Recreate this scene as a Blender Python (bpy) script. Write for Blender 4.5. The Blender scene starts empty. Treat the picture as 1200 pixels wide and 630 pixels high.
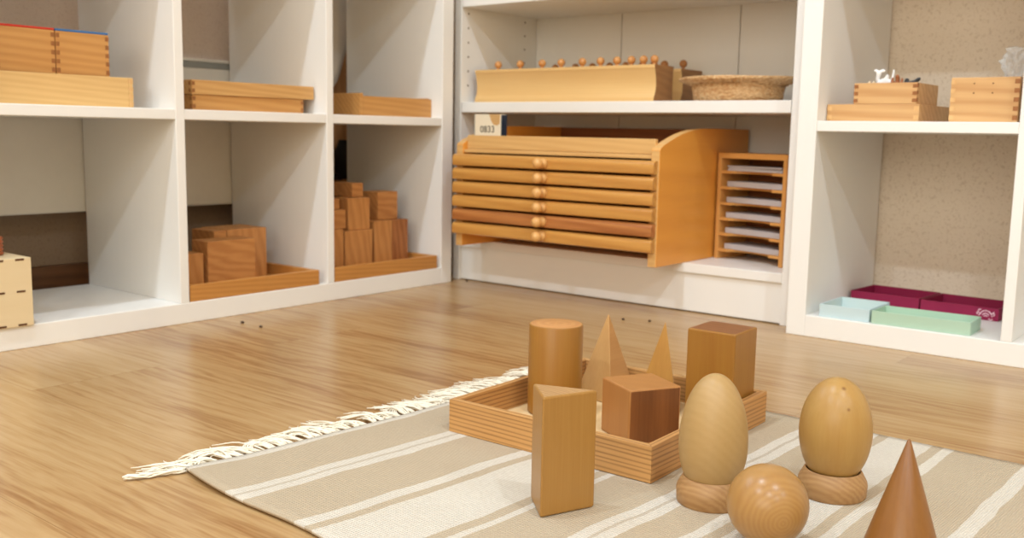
import bpy, bmesh, math, random
from mathutils import Vector, Matrix, noise
random.seed(7)
C = bpy.context.scene.collection
PI = math.pi
sc = bpy.context.scene

# ------------------------------------------------------------------ helpers
def lin(rgb):
    out = []
    for c in rgb:
        c /= 255.0
        out.append(c / 12.92 if c <= 0.04045 else ((c + 0.055) / 1.055) ** 2.4)
    return (out[0], out[1], out[2], 1.0)

def obj(name, bm, mats, parent=None, loc=(0, 0, 0), rot=(0, 0, 0), smooth=False, angle=None):
    me = bpy.data.meshes.new(name)
    bmesh.ops.recalc_face_normals(bm, faces=bm.faces[:])
    bm.to_mesh(me); bm.free()
    for m in (mats if isinstance(mats, (list, tuple)) else [mats]):
        me.materials.append(m)
    if smooth:
        for p in me.polygons: p.use_smooth = True
        if angle:
            try: me.set_sharp_from_angle(angle=math.radians(angle))
            except Exception: pass
    o = bpy.data.objects.new(name, me)
    C.objects.link(o)
    o.location = loc; o.rotation_euler = rot
    if parent: o.parent = parent
    return o

def tag(o, label, cat, group=None):
    o['label'] = label; o['category'] = cat
    if group: o['group'] = group
    return o

def thing(name, label, cat, loc=(0, 0, 0), rotz=0.0, group=None):
    o = bpy.data.objects.new(name, None); C.objects.link(o)
    o.empty_display_size = 0.02
    o.location = loc; o.rotation_euler = (0, 0, rotz)
    return tag(o, label, cat, group)

def struct(o):
    o['kind'] = 'structure'; return o

def B(): return bmesh.new()

def box(bm, lo, hi, bev=0.0, mi=0, seg=2):
    r = bmesh.ops.create_cube(bm, size=1.0)
    vs = r['verts']
    for v in vs:
        v.co = Vector([lo[i] + (v.co[i] + 0.5) * (hi[i] - lo[i]) for i in range(3)])
    fs = set(f for v in vs for f in v.link_faces)
    for f in fs: f.material_index = mi
    if bev > 0:
        es = list(set(e for v in vs for e in v.link_edges))
        bmesh.ops.bevel(bm, geom=es, offset=bev, segments=seg, affect='EDGES', profile=0.5, material=mi)
    return bm

def prism(bm, pts, z0, z1, mi=0, mtop=None, bev=0.0, axis='z'):
    """polygon pts extruded from z0 to z1 along axis"""
    def P(a, b, c):
        if axis == 'z': return Vector((a, b, c))
        if axis == 'x': return Vector((c, a, b))
        return Vector((a, c, b))
    lo = [bm.verts.new(P(a, b, z0)) for a, b in pts]
    hi = [bm.verts.new(P(a, b, z1)) for a, b in pts]
    n = len(pts); fs = []
    f = bm.faces.new(lo[::-1]); f.material_index = mi; fs.append(f)
    f = bm.faces.new(hi); f.material_index = mi if mtop is None else mtop; fs.append(f)
    for i in range(n):
        f = bm.faces.new((lo[i], lo[(i + 1) % n], hi[(i + 1) % n], hi[i])); f.material_index = mi; fs.append(f)
    if bev > 0:
        es = list(set(e for f in fs for e in f.edges))
        bmesh.ops.bevel(bm, geom=es, offset=bev, segments=2, affect='EDGES', profile=0.5)
    return bm

def lathe(bm, prof, n=48, mi=0, sx=1.0, sy=1.0, c=(0, 0, 0), axis='z', caps=True, mtop=None):
    rings = []
    def P(x, y, z):
        if axis == 'z': return Vector((c[0] + x * sx, c[1] + y * sy, c[2] + z))
        return Vector((c[0] + x, c[1] - z, c[2] + y))      # axis along -y
    for r, z in prof:
        if r < 1e-6:
            rings.append([bm.verts.new(P(0, 0, z))])
        else:
            rings.append([bm.verts.new(P(r * math.cos(2 * PI * k / n), r * math.sin(2 * PI * k / n), z)) for k in range(n)])
    for a, b in zip(rings[:-1], rings[1:]):
        for k in range(n):
            k2 = (k + 1) % n
            if len(a) == 1 and len(b) == 1: continue
            if len(a) == 1: f = bm.faces.new((a[0], b[k], b[k2]))
            elif len(b) == 1: f = bm.faces.new((a[k], b[0], a[k2]))
            else: f = bm.faces.new((a[k], b[k], b[k2], a[k2]))
            f.material_index = mi
    if caps:
        if len(rings[0]) > 1: f = bm.faces.new(rings[0][::-1]); f.material_index = mi
        if len(rings[-1]) > 1: f = bm.faces.new(rings[-1]); f.material_index = mi if mtop is None else mtop
    return bm

def tube(bm, pts, rad, n=5, mi=0):
    pts = [Vector(p) for p in pts]
    rings = []
    for i, p in enumerate(pts):
        t = (pts[min(i + 1, len(pts) - 1)] - pts[max(i - 1, 0)]).normalized()
        a = t.cross(Vector((0, 0, 1)))
        if a.length < 1e-4: a = t.cross(Vector((0, 1, 0)))
        a.normalize(); b = t.cross(a)
        r = rad[i] if isinstance(rad, (list, tuple)) else rad
        rings.append([bm.verts.new(p + a * r * math.cos(2 * PI * k / n) + b * r * math.sin(2 * PI * k / n)) for k in range(n)])
    for a, b in zip(rings[:-1], rings[1:]):
        for k in range(n):
            f = bm.faces.new((a[k], b[k], b[(k + 1) % n], a[(k + 1) % n])); f.material_index = mi
    bm.faces.new(rings[0][::-1]).material_index = mi
    bm.faces.new(rings[-1]).material_index = mi
    return bm

# ------------------------------------------------------------------ materials
def newmat(name):
    m = bpy.data.materials.new(name); m.use_nodes = True
    nt = m.node_tree; nt.nodes.clear()
    o = nt.nodes.new('ShaderNodeOutputMaterial'); p = nt.nodes.new('ShaderNodeBsdfPrincipled')
    nt.links.new(p.outputs[0], o.inputs[0])
    return m, nt, p

def N(nt, typ, **kw):
    n = nt.nodes.new(typ)
    for k, v in kw.items():
        if k in n.inputs.keys() if isinstance(k, str) else False: n.inputs[k].default_value = v
        else: setattr(n, k, v)
    return n

def mixc(nt, fac, a, b, blend='MIX'):
    n = nt.nodes.new('ShaderNodeMix'); n.data_type = 'RGBA'; n.blend_type = blend
    for s, v in ((0, fac), (6, a), (7, b)):
        if hasattr(v, 'is_linked') or hasattr(v, 'links'): nt.links.new(v, n.inputs[s])
        else: n.inputs[s].default_value = v
    return n.outputs[2]

def math_n(nt, op, a, b=0.0, clamp=False):
    n = nt.nodes.new('ShaderNodeMath'); n.operation = op; n.use_clamp = clamp
    for s, v in ((0, a), (1, b)):
        if hasattr(v, 'links'): nt.links.new(v, n.inputs[s])
        else: n.inputs[s].default_value = v
    return n.outputs[0]

def ramp(nt, src, stops, interp='LINEAR'):
    n = nt.nodes.new('ShaderNodeValToRGB'); cr = n.color_ramp; cr.interpolation = interp
    while len(cr.elements) < len(stops): cr.elements.new(0.5)
    for e, (p, c) in zip(cr.elements, stops):
        e.position = p; e.color = c
    nt.links.new(src, n.inputs[0]); return n.outputs[0]

def soft(c, k=.0):
    g = .3 * c[0] + .59 * c[1] + .11 * c[2]
    return lin([v + (g - v) * k for v in c])

def wood(name, light, dark, axis='z', freq=14.0, dist=5.0, amount=0.6, rough=0.42, fibre=0.25, spec=0.4, along=0.06, coat=0.0, lines=0.62, sharp=1.0):
    """wood with grain lines running along one object axis"""
    m, nt, p = newmat(name)
    L = nt.links
    tc = N(nt, 'ShaderNodeTexCoord'); oi = N(nt, 'ShaderNodeObjectInfo')
    off = nt.nodes.new('ShaderNodeVectorMath'); off.operation = 'ADD'
    cx = nt.nodes.new('ShaderNodeCombineXYZ')
    for i, k in enumerate((3.1, 5.7, 9.3)):
        L.new(math_n(nt, 'MULTIPLY', oi.outputs['Random'], k), cx.inputs[i])
    L.new(tc.outputs['Object'], off.inputs[0]); L.new(cx.outputs[0], off.inputs[1])
    mp = nt.nodes.new('ShaderNodeMapping')
    s = [1.0, 1.0, 1.0]; s['xyz'.index(axis)] = along
    mp.inputs['Scale'].default_value = s
    L.new(off.outputs[0], mp.inputs['Vector'])
    wv = nt.nodes.new('ShaderNodeTexWave'); wv.wave_type = 'BANDS'; wv.bands_direction = 'DIAGONAL'
    wv.inputs['Scale'].default_value = freq * 2.8; wv.inputs['Distortion'].default_value = dist
    wv.inputs['Detail'].default_value = 3.0; wv.inputs['Detail Scale'].default_value = 1.2
    L.new(mp.outputs[0], wv.inputs['Vector'])
    n1 = nt.nodes.new('ShaderNodeTexNoise'); n1.inputs['Scale'].default_value = 22.0; n1.inputs['Detail'].default_value = 4.0
    L.new(mp.outputs[0], n1.inputs['Vector'])
    mp2 = nt.nodes.new('ShaderNodeMapping'); s2 = [1.0, 1.0, 1.0]; s2['xyz'.index(axis)] = 0.03
    mp2.inputs['Scale'].default_value = s2; L.new(off.outputs[0], mp2.inputs['Vector'])
    n2 = nt.nodes.new('ShaderNodeTexNoise'); n2.inputs['Scale'].default_value = 420.0; n2.inputs['Detail'].default_value = 2.0
    L.new(mp2.outputs[0], n2.inputs['Vector'])
    a = math_n(nt, 'MULTIPLY', math_n(nt, 'POWER', wv.outputs['Fac'], sharp), lines)
    b = math_n(nt, 'MULTIPLY', n1.outputs['Fac'], 1.12 - lines)
    f = math_n(nt, 'MULTIPLY', math_n(nt, 'ADD', a, b), amount * 1.1)
    f2 = math_n(nt, 'MULTIPLY', math_n(nt, 'SUBTRACT', n2.outputs['Fac'], 0.5), fibre * 1.6)
    f = math_n(nt, 'ADD', f, f2, True)
    col = mixc(nt, f, soft(light), soft(dark))
    L.new(col, p.inputs['Base Color'])
    p.inputs['Roughness'].default_value = rough
    p.inputs['Specular IOR Level'].default_value = spec
    if coat: p.inputs['Coat Weight'].default_value = coat; p.inputs['Coat Roughness'].default_value = 0.25
    bp = nt.nodes.new('ShaderNodeBump'); bp.inputs['Strength'].default_value = 0.06; bp.inputs['Distance'].default_value = 0.001
    L.new(n2.outputs['Fac'], bp.inputs['Height']); L.new(bp.outputs[0], p.inputs['Normal'])
    return m

def rings_wood(name, light, dark, scale=60.0, rough=0.45, dirn='Z', dist=1.5, amount=0.6):
    """growth rings round the local axis (end grain / turned faces)"""
    m, nt, p = newmat(name); L = nt.links
    tc = N(nt, 'ShaderNodeTexCoord')
    wv = nt.nodes.new('ShaderNodeTexWave'); wv.wave_type = 'RINGS'; wv.rings_direction = dirn
    wv.inputs['Scale'].default_value = scale; wv.inputs['Distortion'].default_value = dist
    wv.inputs['Detail'].default_value = 2.0; wv.inputs['Detail Scale'].default_value = 0.8
    L.new(tc.outputs['Object'], wv.inputs['Vector'])
    n1 = nt.nodes.new('ShaderNodeTexNoise'); n1.inputs['Scale'].default_value = 50.0; n1.inputs['Detail'].default_value = 4.0
    L.new(tc.outputs['Object'], n1.inputs['Vector'])
    f = math_n(nt, 'MULTIPLY', math_n(nt, 'ADD', math_n(nt, 'MULTIPLY', wv.outputs['Fac'], 0.55), math_n(nt, 'MULTIPLY', n1.outputs['Fac'], 0.6)), amount, True)
    L.new(mixc(nt, f, lin(light), lin(dark)), p.inputs['Base Color'])
    p.inputs['Roughness'].default_value = rough; p.inputs['Specular IOR Level'].default_value = 0.4
    return m

def plain(name, rgb, rough=0.5, spec=0.4, var=0.04, scale=30.0, bump=0.0, bscale=300.0):
    m, nt, p = newmat(name); L = nt.links
    tc = N(nt, 'ShaderNodeTexCoord')
    n1 = nt.nodes.new('ShaderNodeTexNoise'); n1.inputs['Scale'].default_value = scale; n1.inputs['Detail'].default_value = 3.0
    L.new(tc.outputs['Object'], n1.inputs['Vector'])
    c = lin(rgb); d = tuple(max(0, x * (1 - var * 2)) for x in c[:3]) + (1,)
    L.new(mixc(nt, n1.outputs['Fac'], c, d), p.inputs['Base Color'])
    p.inputs['Roughness'].default_value = rough; p.inputs['Specular IOR Level'].default_value = spec
    if bump:
        n2 = nt.nodes.new('ShaderNodeTexNoise'); n2.inputs['Scale'].default_value = bscale
        L.new(tc.outputs['Object'], n2.inputs['Vector'])
        bp = nt.nodes.new('ShaderNodeBump'); bp.inputs['Strength'].default_value = bump; bp.inputs['Distance'].default_value = 0.002
        L.new(n2.outputs['Fac'], bp.inputs['Height']); L.new(bp.outputs[0], p.inputs['Normal'])
    return m

def wallpaper(name, base, fleck, amt=0.5):
    m, nt, p = newmat(name); L = nt.links
    tc = N(nt, 'ShaderNodeTexCoord')
    n1 = nt.nodes.new('ShaderNodeTexNoise'); n1.inputs['Scale'].default_value = 210.0; n1.inputs['Detail'].default_value = 2.0
    n1.inputs['Distortion'].default_value = 0.8
    L.new(tc.outputs['Object'], n1.inputs['Vector'])
    n2 = nt.nodes.new('ShaderNodeTexNoise'); n2.inputs['Scale'].default_value = 6.0; n2.inputs['Detail'].default_value = 2.0
    L.new(tc.outputs['Object'], n2.inputs['Vector'])
    fl = ramp(nt, n1.outputs['Fac'], [(0.55, (0, 0, 0, 1)), (0.66, (1, 1, 1, 1))])
    f = math_n(nt, 'MULTIPLY', fl, amt)
    c = mixc(nt, f, lin(base), lin(fleck))
    c = mixc(nt, math_n(nt, 'MULTIPLY', n2.outputs['Fac'], 0.2), c, lin(fleck))
    L.new(c, p.inputs['Base Color']); p.inputs['Roughness'].default_value = 0.85; p.inputs['Specular IOR Level'].default_value = 0.2
    bp = nt.nodes.new('ShaderNodeBump'); bp.inputs['Strength'].default_value = 0.5; bp.inputs['Distance'].default_value = 0.002
    L.new(n1.outputs['Fac'], bp.inputs['Height']); L.new(bp.outputs[0], p.inputs['Normal'])
    return m

def laminate():
    m, nt, p = newmat('laminate'); L = nt.links
    tc = N(nt, 'ShaderNodeTexCoord')
    br = nt.nodes.new('ShaderNodeTexBrick')
    br.inputs['Scale'].default_value = 1.0; br.inputs['Brick Width'].default_value = 1.25; br.inputs['Row Height'].default_value = 0.19
    br.inputs['Mortar Size'].default_value = 0.0006; br.inputs['Mortar Smooth'].default_value = 0.2
    br.offset = 0.37; br.inputs['Color1'].default_value = (0, 0, 0, 1); br.inputs['Color2'].default_value = (1, 1, 1, 1)
    br.inputs['Mortar'].default_value = (0.5, 0.5, 0.5, 1)
    L.new(tc.outputs['Object'], br.inputs['Vector'])
    sep = nt.nodes.new('ShaderNodeSeparateXYZ'); L.new(tc.outputs['Object'], sep.inputs[0])
    bw = nt.nodes.new('ShaderNodeRGBToBW'); L.new(br.outputs['Color'], bw.inputs[0])
    cx = nt.nodes.new('ShaderNodeCombineXYZ')
    L.new(math_n(nt, 'MULTIPLY', sep.outputs[0], 0.16), cx.inputs[0]); L.new(sep.outputs[1], cx.inputs[1])
    L.new(math_n(nt, 'MULTIPLY', bw.outputs[0], 7.0), cx.inputs[2])
    wv = nt.nodes.new('ShaderNodeTexWave'); wv.wave_type = 'BANDS'; wv.bands_direction = 'Y'
    wv.inputs['Scale'].default_value = 16.0; wv.inputs['Distortion'].default_value = 14.0
    wv.inputs['Detail'].default_value = 4.0; wv.inputs['Detail Scale'].default_value = 1.3; wv.inputs['Detail Roughness'].default_value = 0.6
    L.new(cx.outputs[0], wv.inputs['Vector'])
    n1 = nt.nodes.new('ShaderNodeTexNoise'); n1.inputs['Scale'].default_value = 6.5; n1.inputs['Detail'].default_value = 6.0; n1.inputs['Distortion'].default_value = 1.2
    L.new(cx.outputs[0], n1.inputs['Vector'])
    cx2 = nt.nodes.new('ShaderNodeCombineXYZ')
    L.new(math_n(nt, 'MULTIPLY', sep.outputs[0], 0.035), cx2.inputs[0]); L.new(sep.outputs[1], cx2.inputs[1]); L.new(bw.outputs[0], cx2.inputs[2])
    n2 = nt.nodes.new('ShaderNodeTexNoise'); n2.inputs['Scale'].default_value = 300.0; n2.inputs['Detail'].default_value = 3.0
    L.new(cx2.outputs[0], n2.inputs['Vector'])
    n3 = nt.nodes.new('ShaderNodeTexNoise'); n3.inputs['Scale'].default_value = 60.0; n3.inputs['Detail'].default_value = 2.0
    L.new(cx2.outputs[0], n3.inputs['Vector'])
    f = math_n(nt, 'ADD', math_n(nt, 'MULTIPLY', wv.outputs['Fac'], 0.16), math_n(nt, 'MULTIPLY', n1.outputs['Fac'], 1.10))
    f = math_n(nt, 'ADD', f, math_n(nt, 'MULTIPLY', math_n(nt, 'SUBTRACT', n2.outputs['Fac'], 0.5), 0.46))
    f = math_n(nt, 'ADD', f, math_n(nt, 'MULTIPLY', math_n(nt, 'SUBTRACT', n3.outputs['Fac'], 0.5), 0.22))
    f = math_n(nt, 'ADD', f, math_n(nt, 'MULTIPLY', math_n(nt, 'SUBTRACT', bw.outputs[0], 0.5), 0.16))
    col = ramp(nt, f, [(0.38, lin(FLOOR[0])), (0.62, lin(FLOOR[1])), (0.92, lin(FLOOR[2]))])
    col = mixc(nt, math_n(nt, 'MULTIPLY', br.outputs['Fac'], 0.35), col, lin((120, 85, 50)))
    L.new(col, p.inputs['Base Color'])
    p.inputs['Roughness'].default_value = 0.27; p.inputs['Specular IOR Level'].default_value = 0.5
    bp = nt.nodes.new('ShaderNodeBump'); bp.inputs['Strength'].default_value = 0.04; bp.inputs['Distance'].default_value = 0.001
    L.new(n2.outputs['Fac'], bp.inputs['Height']); L.new(bp.outputs[0], p.inputs['Normal'])
    return m

FLOOR = [(186, 154, 109), (176, 141, 95), (145, 103, 60)]

def rugmat():
    m, nt, p = newmat('woven_cotton'); L = nt.links
    uv = nt.nodes.new('ShaderNodeUVMap'); uv.uv_map = 'UVMap'
    sep = nt.nodes.new('ShaderNodeSeparateXYZ'); L.new(uv.outputs[0], sep.inputs[0])
    nz = nt.nodes.new('ShaderNodeTexNoise'); nz.inputs['Scale'].default_value = 9.0; nz.inputs['Detail'].default_value = 2.0
    L.new(uv.outputs[0], nz.inputs['Vector'])
    nf = nt.nodes.new('ShaderNodeTexNoise'); nf.inputs['Scale'].default_value = 420.0; nf.inputs['Detail'].default_value = 1.0
    L.new(uv.outputs[0], nf.inputs['Vector'])
    u = math_n(nt, 'ADD', sep.outputs[0], math_n(nt, 'MULTIPLY', math_n(nt, 'SUBTRACT', nz.outputs['Fac'], 0.5), 0.015))
    u = math_n(nt, 'ADD', u, math_n(nt, 'MULTIPLY', math_n(nt, 'SUBTRACT', nf.outputs['Fac'], 0.5), 0.0022))
    W, T, G = lin((218, 212, 197)), lin((182, 163, 130)), lin((188, 176, 154))
    st = [(0, W), (.0048, G), (.0062, W), (.0095, T), (.084, W), (.0955, G), (.098, W), (.111, T), (.187, W), (.200, T), (.2125, W), (.288, T),
          (.297, W), (.308, T), (.371, W), (.3825, G), (.385, W), (.396, T), (.436, W), (.448, T), (.459, W), (.507, T), (.517, W),
          (.528, T), (.599, W), (.606, G), (.608, W), (.6155, T), (.70, W), (.712, T)]
    col = ramp(nt, u, st, 'CONSTANT')
    n3 = nt.nodes.new('ShaderNodeTexNoise'); n3.inputs['Scale'].default_value = 260.0; n3.inputs['Detail'].default_value = 3.0
    L.new(uv.outputs[0], n3.inputs['Vector'])
    n4 = nt.nodes.new('ShaderNodeTexNoise'); n4.inputs['Scale'].default_value = 18.0
    L.new(uv.outputs[0], n4.inputs['Vector'])
    dk = math_n(nt, 'ADD', math_n(nt, 'MULTIPLY', n3.outputs['Fac'], 0.40), math_n(nt, 'MULTIPLY', n4.outputs['Fac'], 0.16))
    col = mixc(nt, dk, col, lin((150, 122, 86)))
    col = mixc(nt, 0.12, col, (1, 1, 1, 1))
    L.new(col, p.inputs['Base Color']); p.inputs['Roughness'].default_value = 0.95; p.inputs['Specular IOR Level'].default_value = 0.1
    w1 = nt.nodes.new('ShaderNodeTexWave'); w1.bands_direction = 'X'; w1.inputs['Scale'].default_value = 150.0; w1.inputs['Distortion'].default_value = 1.5
    w2 = nt.nodes.new('ShaderNodeTexWave'); w2.bands_direction = 'Y'; w2.inputs['Scale'].default_value = 110.0; w2.inputs['Distortion'].default_value = 1.0
    L.new(uv.outputs[0], w1.inputs['Vector']); L.new(uv.outputs[0], w2.inputs['Vector'])
    h = math_n(nt, 'ADD', math_n(nt, 'ADD', w1.outputs['Fac'], w2.outputs['Fac']), math_n(nt, 'MULTIPLY', n3.outputs['Fac'], 2.0))
    bp = nt.nodes.new('ShaderNodeBump'); bp.inputs['Strength'].default_value = 0.55; bp.inputs['Distance'].default_value = 0.0012
    L.new(h, bp.inputs['Height']); L.new(bp.outputs[0], p.inputs['Normal'])
    return m

def wicker():
    m, nt, p = newmat('woven_straw'); L = nt.links
    tc = N(nt, 'ShaderNodeTexCoord')
    vo = nt.nodes.new('ShaderNodeTexVoronoi'); vo.inputs['Scale'].default_value = 150.0
    mp = nt.nodes.new('ShaderNodeMapping'); mp.inputs['Scale'].default_value = (1, 1, 1.7); L.new(tc.outputs['Object'], mp.inputs[0])
    L.new(mp.outputs[0], vo.inputs['Vector'])
    n1 = nt.nodes.new('ShaderNodeTexNoise'); n1.inputs['Scale'].default_value = 90.0; L.new(tc.outputs['Object'], n1.inputs['Vector'])
    f = math_n(nt, 'ADD', math_n(nt, 'MULTIPLY', vo.outputs['Distance'], 0.8), math_n(nt, 'MULTIPLY', n1.outputs['Fac'], 0.5), True)
    L.new(mixc(nt, f, lin((244, 212, 162)), lin((190, 138, 84))), p.inputs['Base Color'])
    p.inputs['Roughness'].default_value = 0.7
    bp = nt.nodes.new('ShaderNodeBump'); bp.inputs['Strength'].default_value = 0.9; bp.inputs['Distance'].default_value = 0.003; bp.invert = True
    L.new(vo.outputs['Distance'], bp.inputs['Height']); L.new(bp.outputs[0], p.inputs['Normal'])
    return m

def plastic_film():
    m, nt, p = newmat('clear_plastic'); L = nt.links
    p.inputs['Base Color'].default_value = lin((225, 225, 222)); p.inputs['Roughness'].default_value = 0.15
    tr = nt.nodes.new('ShaderNodeBsdfTransparent'); mx = nt.nodes.new('ShaderNodeMixShader'); mx.inputs[0].default_value = 0.30
    o = [n for n in nt.nodes if n.type == 'OUTPUT_MATERIAL'][0]
    L.new(tr.outputs[0], mx.inputs[1]); L.new(p.outputs[0], mx.inputs[2]); L.new(mx.outputs[0], o.inputs[0])
    return m

M = {}
M['white'] = plain('white_laminate', (238, 236, 232), 0.38, 0.45, 0.01, 8.0)
M['white_edge'] = M['white']
M['wallL'] = wallpaper('wallpaper_pinkish', (226, 212, 204), (198, 180, 170), 0.45)
M['wallB'] = wallpaper('wallpaper_beige', (240, 226, 208), (196, 174, 148), 0.42)
M['room'] = plain('cream_paint', (222, 206, 172), 0.85, 0.2, 0.02)
M['paint'] = plain('white_paint', (232, 231, 228), 0.8, 0.2, 0.02)
M['floor'] = laminate()
M['skirt'] = wood('brown_skirting', (120, 82, 52), (84, 54, 34), 'y', 10, 3, 0.6, 0.5)
M['beech'] = wood('beech', (156, 111, 46), (136, 84, 31), 'z', 9, 2.5, 0.55, 0.36, 0.32, lines=.22)
M['beech_end'] = wood('beech_end_grain', (190, 136, 92), (150, 98, 60), 'x', 40, 3, 0.6, 0.5, 0.5, along=0.3)
M['prism_end'] = wood('dark_end_grain', (146, 96, 56), (104, 62, 36), 'x', 22, 4, 0.6, 0.5, 0.5, along=0.25, lines=.3)
M['tri'] = wood('golden_beech', (163, 121, 61), (145, 100, 44), 'z', 9, 2.0, 0.5, 0.34, 0.42, lines=.15)
M['tri_end'] = wood('sawn_end_grain', (181, 143, 95), (143, 103, 63), 'x', 50, 2, 0.6, 0.55, 0.6, along=0.2)
M['cube'] = wood('reddish_beech', (174, 123, 69), (150, 95, 49), 'z', 8, 2.0, 0.5, 0.38, 0.3, lines=.2)
M['cube_end'] = wood('walnut_brown_end', (137, 85, 44), (90, 51, 25), 'z', 5, 2.0, 0.75, 0.42, 0.4, lines=.4)
M['pyr'] = wood('pale_beech', (195, 152, 96), (172, 125, 70), 'z', 9, 3, 0.5, 0.4, 0.3, lines=.25)
M['pyr_side'] = wood('pale_beech_cross', (187, 139, 84), (160, 110, 58), 'y', 9, 3, 0.6, 0.42, 0.3, lines=.3)
M['pyr2'] = wood('warm_beech', (180, 133, 66), (153, 102, 45), 'z', 9, 3, 0.5, 0.4, 0.3, lines=.25)
M['cone'] = wood('rosy_beech', (136, 90, 40), (112, 66, 26), 'z', 7, 2, 0.5, 0.34, 0.3, lines=.2)
M['egg'] = wood('pale_maple', (175, 143, 93), (158, 124, 71), 'x', 22, 3, 0.5, 0.46, 0.2, 0.5, along=0.3, lines=.25)
M['egg2'] = wood('honey_maple', (176, 140, 80), (156, 112, 56), 'z', 8, 3, 0.55, 0.36, 0.25, lines=.25)
M['ring'] = wood('oak_ring', (174, 135, 88), (136, 93, 52), 'x', 34, 4, 0.5, 0.5, 0.3, along=0.12)
M['sphere'] = rings_wood('turned_sphere_wood', (168, 128, 75), (139, 93, 46), 95, 0.3, 'Z', 2.6, 0.42)
M['tray_x'] = wood('tray_pine_x', (203, 154, 94), (113, 71, 33), 'x', 46, 3.0, 0.58, 0.5, 0.15, along=0.02, lines=.72, sharp=3.0)
M['tray_y'] = wood('tray_pine_y', (197, 146, 87), (107, 65, 30), 'y', 46, 3.0, 0.62, 0.5, 0.15, along=0.02, lines=.72, sharp=3.0)
M['ply'] = wood('pale_plywood', (226, 206, 168), (214, 190, 148), 'y', 6, 3, 0.4, 0.5, 0.2, lines=.3)
M['ply_y'] = wood('pale_birch', (226, 196, 148), (206, 170, 118), 'y', 10, 3, 0.5, 0.5, 0.2)
M['burn'] = plain('burnt_edge', (92, 56, 30), 0.7)
M['pine_y'] = wood('pine_y', (212, 166, 104), (184, 132, 74), 'y', 20, 3, 0.6, 0.42, 0.25)
M['pine_x'] = wood('pine_x', (216, 174, 120), (186, 134, 82), 'x', 11, 5, 0.7, 0.42, 0.25)
M['amber_y'] = wood('amber_pine_y', (204, 152, 88), (178, 120, 62), 'y', 18, 3, 0.6, 0.42, 0.25)
M['long_y'] = wood('straw_pine_y', (222, 184, 124), (204, 160, 98), 'y', 24, 3, 0.55, 0.42, 0.25)
M['joint'] = wood('joint_end_grain', (164, 106, 58), (130, 80, 40), 'z', 12, 2, 0.6, 0.5)
M['joint_pale'] = wood('pale_joint', (226, 186, 130), (204, 154, 96), 'z', 12, 2, 0.6, 0.5)
M['drawer'] = wood('drawer_pine', (214, 160, 84), (178, 116, 52), 'x', 10, 5, 0.65, 0.3, 0.25, coat=0.3, lines=.45)
M['drawer_red'] = wood('drawer_pine_reddish', (196, 132, 74), (150, 86, 44), 'x', 12, 6, 0.8, 0.3, 0.25, coat=0.3, lines=.5)
M['cab_side'] = wood('cabinet_ply', (238, 167, 74), (210, 135, 53), 'y', 5, 4, 0.5, 0.34, 0.15, lines=.3)
M['cab_rail'] = wood('cabinet_rail', (222, 180, 118), (202, 152, 90), 'x', 18, 3, 0.5, 0.4, 0.2)
M['cab_back'] = wood('cabinet_back', (150, 92, 52), (120, 68, 36), 'x', 12, 3, 0.5, 0.5, 0.2)
M['knob'] = wood('knob_beech', (226, 176, 110), (206, 148, 84), 'y', 14, 2, 0.4, 0.3, 0.2)
M['leaf'] = wood('leaf_cabinet_wood', (212, 156, 88), (186, 124, 62), 'z', 8, 3, 0.5, 0.45, 0.2, lines=.3)
M['leaf_x'] = wood('leaf_cabinet_shelf', (216, 160, 90), (190, 128, 64), 'x', 8, 3, 0.5, 0.45, 0.2, lines=.3)
M['block_x'] = wood('cylinder_block', (226, 188, 128), (210, 164, 102), 'x', 5, 3, 0.5, 0.36, 0.15, lines=.3)
M['block_end'] = wood('block_end_grain', (172, 124, 76), (138, 94, 54), 'y', 14, 3, 0.7, 0.5, 0.3, along=0.2, lines=.4)
M['kn2'] = wood('knob_oak', (184, 128, 76), (150, 96, 54), 'z', 14, 2, 0.5, 0.4, 0.2)
M['kn1'] = wood('knob_pine', (212, 154, 92), (180, 116, 62), 'z', 9, 2, 0.6, 0.36, 0.2)
M['cubeblk'] = wood('oiled_hardwood', (200, 142, 82), (168, 106, 56), 'y', 12, 6, 0.7, 0.45, 0.2, along=0.25)
M['cubeblk_z'] = wood('oiled_hardwood_upright', (202, 144, 84), (172, 112, 60), 'z', 12, 6, 0.7, 0.45, 0.2, along=0.2)
M['cubeblk_d'] = wood('dark_figured_hardwood', (178, 116, 66), (132, 78, 42), 'z', 14, 7, 0.8, 0.45, 0.25, along=0.15)
M['shtray'] = wood('shelf_tray_wood', (201, 144, 76), (174, 112, 52), 'y', 26, 3, 0.65, 0.4, 0.25)
M['red'] = plain('red_paint', (196, 52, 36), 0.45)
M['blue'] = plain('blue_paint', (56, 110, 168), 0.45)
M['paleblue'] = plain('pale_blue_card', (196, 216, 220), 0.6, 0.3, 0.02)
M['mint'] = plain('mint_card', (176, 204, 182), 0.6, 0.3, 0.02)
M['cream'] = plain('cream_lining', (226, 216, 190), 0.7)
M['maroon'] = plain('maroon_card', (150, 34, 76), 0.55, 0.3, 0.05)
M['motif'] = plain('pale_pink_print', (240, 200, 214), 0.6)
M['card'] = plain('grey_white_card', (186, 182, 184), 0.5, 0.4, 0.04)
M['label_white'] = plain('off_white_card', (236, 224, 200), 0.6)
M['tanprint'] = plain('tan_print', (206, 164, 108), 0.6)
M['ink'] = plain('black_ink', (46, 42, 38), 0.6)
M['navy'] = plain('navy_card', (30, 44, 66), 0.5)
M['grey_slot'] = plain('grey_metal', (150, 152, 148), 0.5)
M['enamel'] = plain('white_enamel', (226, 222, 214), 0.45)
M['black'] = plain('black_plastic', (22, 20, 20), 0.5)
M['cloth'] = plain('sheer_white_cloth', (226, 220, 214), 0.9, 0.1, 0.03)
M['rug'] = rugmat()
M['yarn'] = plain('cotton_yarn', (240, 232, 214), 0.95, 0.1, 0.05, 60)
M['wicker'] = wicker()
M['film'] = plastic_film()
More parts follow.
